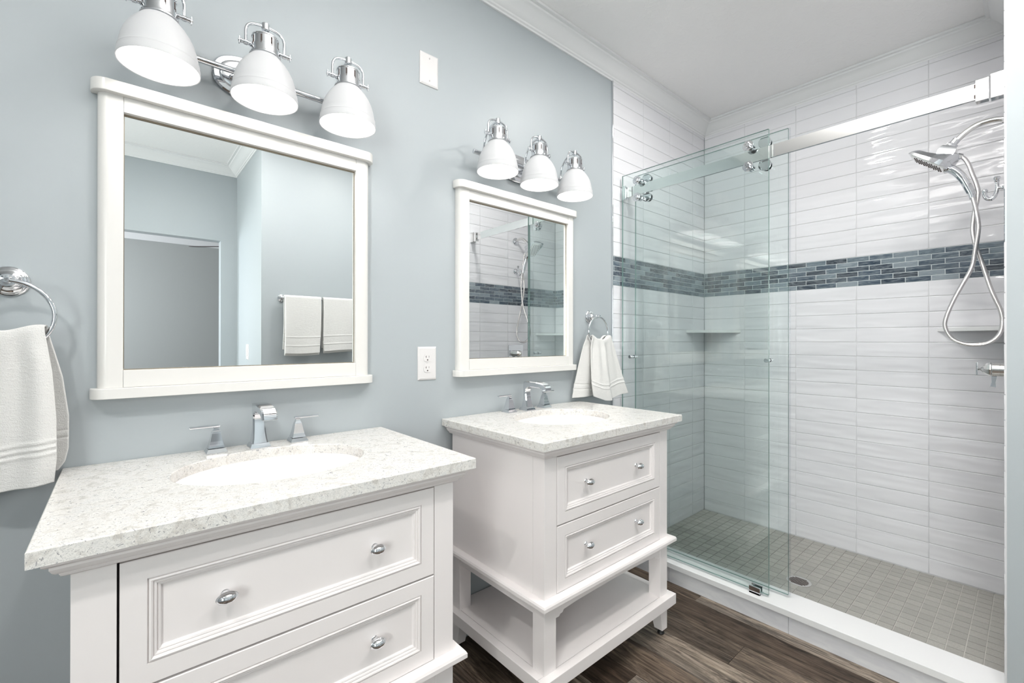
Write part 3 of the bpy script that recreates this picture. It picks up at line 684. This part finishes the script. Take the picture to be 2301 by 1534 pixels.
# towel bar across the room, seen in the nearer mirror
tb = thing('towel_bar', 'chrome towel bar on the wall reflected in the nearer mirror', 'towel bar', (1.19, YT, 1.505))
MB().lathe([(0, -.312), (.009, -.312), (.011, -.309), (.011, -.302), (.008, -.300), (.008, .300), (.011, .302), (.011, .309), (.009, .312), (0, .312)], Matrix.Translation((0, .066, 0)) @ Matrix.Rotation(PI/2, 4, 'Y'), 24).build('bar', chrome, tb)
for s in (-1, 1): MB().lathe([(.026, .0003), (.026, .006), (.012, .012), (.009, .05), (.0105, .066), (.0, .074)], Matrix.Translation((s*.290, 0, 0)) @ Matrix.Rotation(-PI/2, 4, 'X'), 28).build('bracket', chrome, tb)
def bar_towel(label, x0, x1, zf, zk, ph):
    t = thing('bath_towel', label, 'towel', ((x0+x1)/2, YT+.066, zf), 'bath towels on the bar'); O = Vector(((x0+x1)/2, YT+.066, zf))
    for nm, fwd, zb, dz in (('front_fold', 1, zf, 0), ('back_fold', -1, zk, 0), ('inner_fold', .55, zf-.014, -.004)):
        def fn(u, v, fwd=fwd, zb=zb, dz=dz):
            zt = 1.523+dz; s = v; a = min(s/.05, 1); y = YT+.066+fwd*(.018+.010*s)*math.sin(a*PI/2)+.003*math.sin(u*7+ph+2*s)*s
            z = zt-.012*(1-math.cos(a*PI/2)) if a < 1 else lerp(zt-.012, zb-.006*math.sin(u*3+ph), (s-.05)/.95)
            x = lerp(x0, x1, u)+.012*(u-.2)*(-s)+.006*math.sin(s*4+ph)*s
            return tuple(Vector((x, y+(.003 if abs(s-.72) < .006 or abs(s-.86) < .006 else 0)*fwd, z))-O)
        o = sheet(30, 90, fn).build(nm, towel_m, t, ang=180); thick(o, .007)
bar_towel('white bath towel folded over the bar, left one in the mirror reflection', .902, 1.160, 1.100, 1.13, .3)
bar_towel('white bath towel folded over the bar, right one in the mirror reflection', 1.174, 1.440, 1.115, 1.14, 2.2)

# ------------------------------------------------------------------ shower fittings
XS = 2.57
sh = thing('shower_head', 'chrome square shower head with hand shower and looped metal hose', 'shower head', (XS, YR+.006, 2.045)); OY, OZ = YR+.006, 2.045
def Lp(y, z, x=0): return (x, y-OY, z-OZ)
MB().lathe([(.031, .0002), (.031, .004), (.024, .009), (.013, .013), (.0115, .02)], Matrix.Rotation(-PI/2, 4, 'X'), 36).build('wall_flange', chrome, sh)
MB().tube(smoothpath([Lp(-1.444, 2.045), Lp(-1.410, 2.056), Lp(-1.375, 2.057), Lp(-1.350, 2.051), Lp(-1.325, 2.035), Lp(-1.300, 2.012), Lp(-1.288, 2.000)], 6), .0105, 20).build('arm', brush, sh)
# coupling + body oriented along the falling arm axis
def frame(o, d, x=Vector((1, 0, 0))):
    d = Vector(d).normalized(); y = d.cross(x).normalized(); M = Matrix((x, y, d)).transposed().to_4x4(); M.translation = Vector(o); return M
dirn = Vector((0, 1.285-1.262, 0)); ax = Vector((0, .62, -.78))
M = frame(Lp(-1.292, 2.006), ax)
cpl = MB(); cpl.lathe([(.0135, -.012), (.0135, .006), (.0120, .008)], M, 24)
cpl.lathe([(.018, .006), (.0195, .008), (.0195, .026), (.017, .030)], M, 8); cpl.build('coupling', chrome, sh)
body = MB(); M2 = frame(Lp(-1.278, 1.986), Vector((0, .45, -.89)))
body.loft([[Vector(p) for p in sq(a, b_, z, cy)] for a, b_, z, cy in [(.022, .022, -.004, 0), (.026, .026, .002, 0), (.028, .028, .018, .0), (.028, .026, .034, .0)]], M=M2)
body.tube([Lp(-1.283, 1.958), Lp(-1.302, 1.947)], .0095, 16); body.tube([Lp(-1.300, 1.948), Lp(-1.314, 1.940)], .0115, 6)
body.build('diverter', chrome, sh, ang=30)
# square spray head: top shell sweeps up from the rim to the diverter
A0, A1 = Vector(Lp(-1.156, 1.988)), Vector(Lp(-1.272, 1.893))      # rim line front / back (lower face)
dface = (A1-A0); L_ = dface.length; du = dface.normalized(); nn = Vector((1, 0, 0)).cross(du); nn = nn if nn.z < 0 else -nn
hdm = MB(); wx = .066
def lower(s, x): return A0+du*(L_*s)+Vector((x, 0, 0))
def row(s, hgt, w_, k=.004):
    c0 = A0+du*(L_*s); upv = -nn
    return [tuple(c0+Vector((-w_, 0, 0))), tuple(c0+Vector((w_, 0, 0))), tuple(c0+Vector((w_, 0, 0))+upv*hgt*.35), tuple(c0+Vector((w_*.42, 0, 0))+upv*hgt), tuple(c0+Vector((-w_*.42, 0, 0))+upv*hgt), tuple(c0+Vector((-w_, 0, 0))+upv*hgt*.35)]
hdm.loft([row(s, h_, w_) for s, h_, w_ in [(0, .004, .050), (.03, .024, .054), (.12, .030, .057), (.3, .032, .060), (.5, .038, .062), (.68, .050, .062), (.82, .060, .058), (.93, .062, .046), (1.0, .050, .034)]])
hdm.build('spray_head', chrome, sh, ang=25)
noz = MB(); M3 = frame(A0+du*L_*.5, nn)
noz.loft([[Vector(p) for p in sq(a, b_, z)] for a, b_, z in [(.052, L_*.44, -.001), (.050, L_*.42, .0035), (.046, L_*.38, .0045)]], M=M3)
for i in range(-4, 5):
    for j in range(-5, 6):
        if (i+j) % 2 == 0 and abs(i)+abs(j) < 9: noz.lathe([(.0028, .004), (.0022, .0068), (0, .007)], M3 @ Matrix.Translation((i*.0095, j*.0098, 0)), 8, 1)
noz.build('spray_face', [brush, slotm], sh, ang=30)
gp_ = smoothpath([Lp(-1.262, 1.908), Lp(-1.280, 1.901), Lp(-1.301, 1.878), Lp(-1.319, 1.845), Lp(-1.332, 1.810), Lp(-1.339, 1.790)], 5); n5 = len(gp_)
MB().tube(gp_, [lerp(.0175, .0135, i/(n5-1)) if i else .012 for i in range(n5)], 20).tube([Lp(-1.3385, 1.792), Lp(-1.344, 1.765)], [.0115, .0095], 20).build('hand_grip', chrome, sh)
hp = [(-1.345, 1.766, -.012), (-1.353, 1.721, -.010), (-1.36, 1.665, -.009), (-1.36, 1.629, -.009), (-1.352, 1.560, -.009), (-1.342, 1.49, -.006), (-1.313, 1.42, -.004), (-1.287, 1.357, 0), (-1.267, 1.292, 0), (-1.264, 1.252, 0), (-1.283, 1.208, 0), (-1.318, 1.185, 0), (-1.353, 1.181, 0), (-1.389, 1.19, 0), (-1.416, 1.221, 0), (-1.424, 1.264, 0), (-1.420, 1.311, 0), (-1.404, 1.363, 0), (-1.389, 1.417, .003), (-1.373, 1.49, .006), (-1.358, 1.55, .008), (-1.349, 1.59, .008), (-1.343, 1.64, .008), (-1.346, 1.689, .008), (-1.351, 1.727, .008), (-1.356, 1.755, .008), (-1.359, 1.789, .006), (-1.353, 1.825, .004), (-1.343, 1.862, .002), (-1.333, 1.901, 0), (-1.323, 1.926, 0), (-1.312, 1.941, 0)]
MB().tube(smoothpath([Lp(y, z, x) for y, z, x in hp], 5), .0073, 14).build('hose', hose_m, sh)

vv = thing('shower_valve', 'chrome shower valve with square plate and cross lever on the shower side wall', 'shower valve', (XS, YR+.006, 1.085))
MB().box(-.083, .083, .0002, .009, -.085, .072, .003).build('plate', chrome, vv)
bd = MB(); Mv = Matrix.Rotation(-PI/2, 4, 'X')
bd.lathe([(.027, .009), (.027, .024), (.0262, .0245), (.0262, .0255), (.027, .026), (.027, .046), (.0255, .048)], Mv, 36)
bd.lathe([(.0265, .048), (.0275, .050), (.0275, .054), (.022, .062), (.012, .074), (.006, .078), (.004, .082), (.006, .086)], Mv, 8)
bd.build('body', brush, vv)
MB().box(-.006, .006, .086, .091, -.024, .026, .001).build('diverter_lever', chrome, vv)
lv = MB(); lv.loft([[(-.008, .033, -.022), (.008, .033, -.022), (.008, .049, -.022), (-.008, .049, -.022)], [(-.008, .038, -.050), (.008, .038, -.050), (.008, .048, -.050), (-.008, .048, -.050)], [(-.009, .036, -.068), (.009, .036, -.068), (.009, .052, -.066), (-.009, .052, -.066)]]); lv.build('temperature_lever', chrome, vv)
rh = thing('robe_hook', 'small chrome robe hook on the shower side wall under the shower arm', 'hook', (XS, YR+.006, 1.788))
MB().lathe([(.024, .0002), (.024, .004), (.016, .008), (.008, .016), (.0058, .026), (.0062, .034)], Matrix.Rotation(-PI/2, 4, 'X'), 28).build('base', chrome, rh)
ho = MB(); P = smoothpath([(0, .034, .030), (0, .034, .010), (0, .035, -.010), (0, .041, -.030), (0, .052, -.038), (0, .063, -.030), (0, .068, -.012), (0, .067, -.004)], 6)
ho.tube(P, [lerp(.0058, .0075, min(1, i/30)) for i in range(len(P))], 16)
ho.lathe([(.0055, .024), (.0085, .028), (.0060, .031), (.0095, .036), (.0108, .041), (.0085, .046), (0, .0475)], Matrix.Translation((0, .034, 0)), 20)
ho.lathe([(.006, -.014), (.009, -.006), (.0092, -.001), (.006, .004), (0, .0055)], Matrix.Translation((0, .067, 0)), 20); ho.build('prong', chrome, rh)

# ------------------------------------------------------------------ ceiling fan in the next room
fn = thing('ceiling_fan', 'dark bladed ceiling fan in the next room, glimpsed in the nearer mirror', 'fan', (1.16, -5.0, 2.36))
MB().lathe([(.012, .31), (.06, .30), (.06, .29), (.014, .27), (.014, .08), (.09, .06), (.11, .0), (.09, -.05), (.0, -.06)]).build('motor', brush, fn)
for k in range(5):
    M = Matrix.Rotation(2*PI*k/5+2.6, 4, 'Z') @ Matrix.Rotation(.15, 4, 'X')
    MB().prism([(.12, -.03), (.6, -.07), (.64, -.05), (.64, .05), (.6, .07), (.12, .03)], 'z', .0, .008, M=M).build('blade', gap_m, fn)
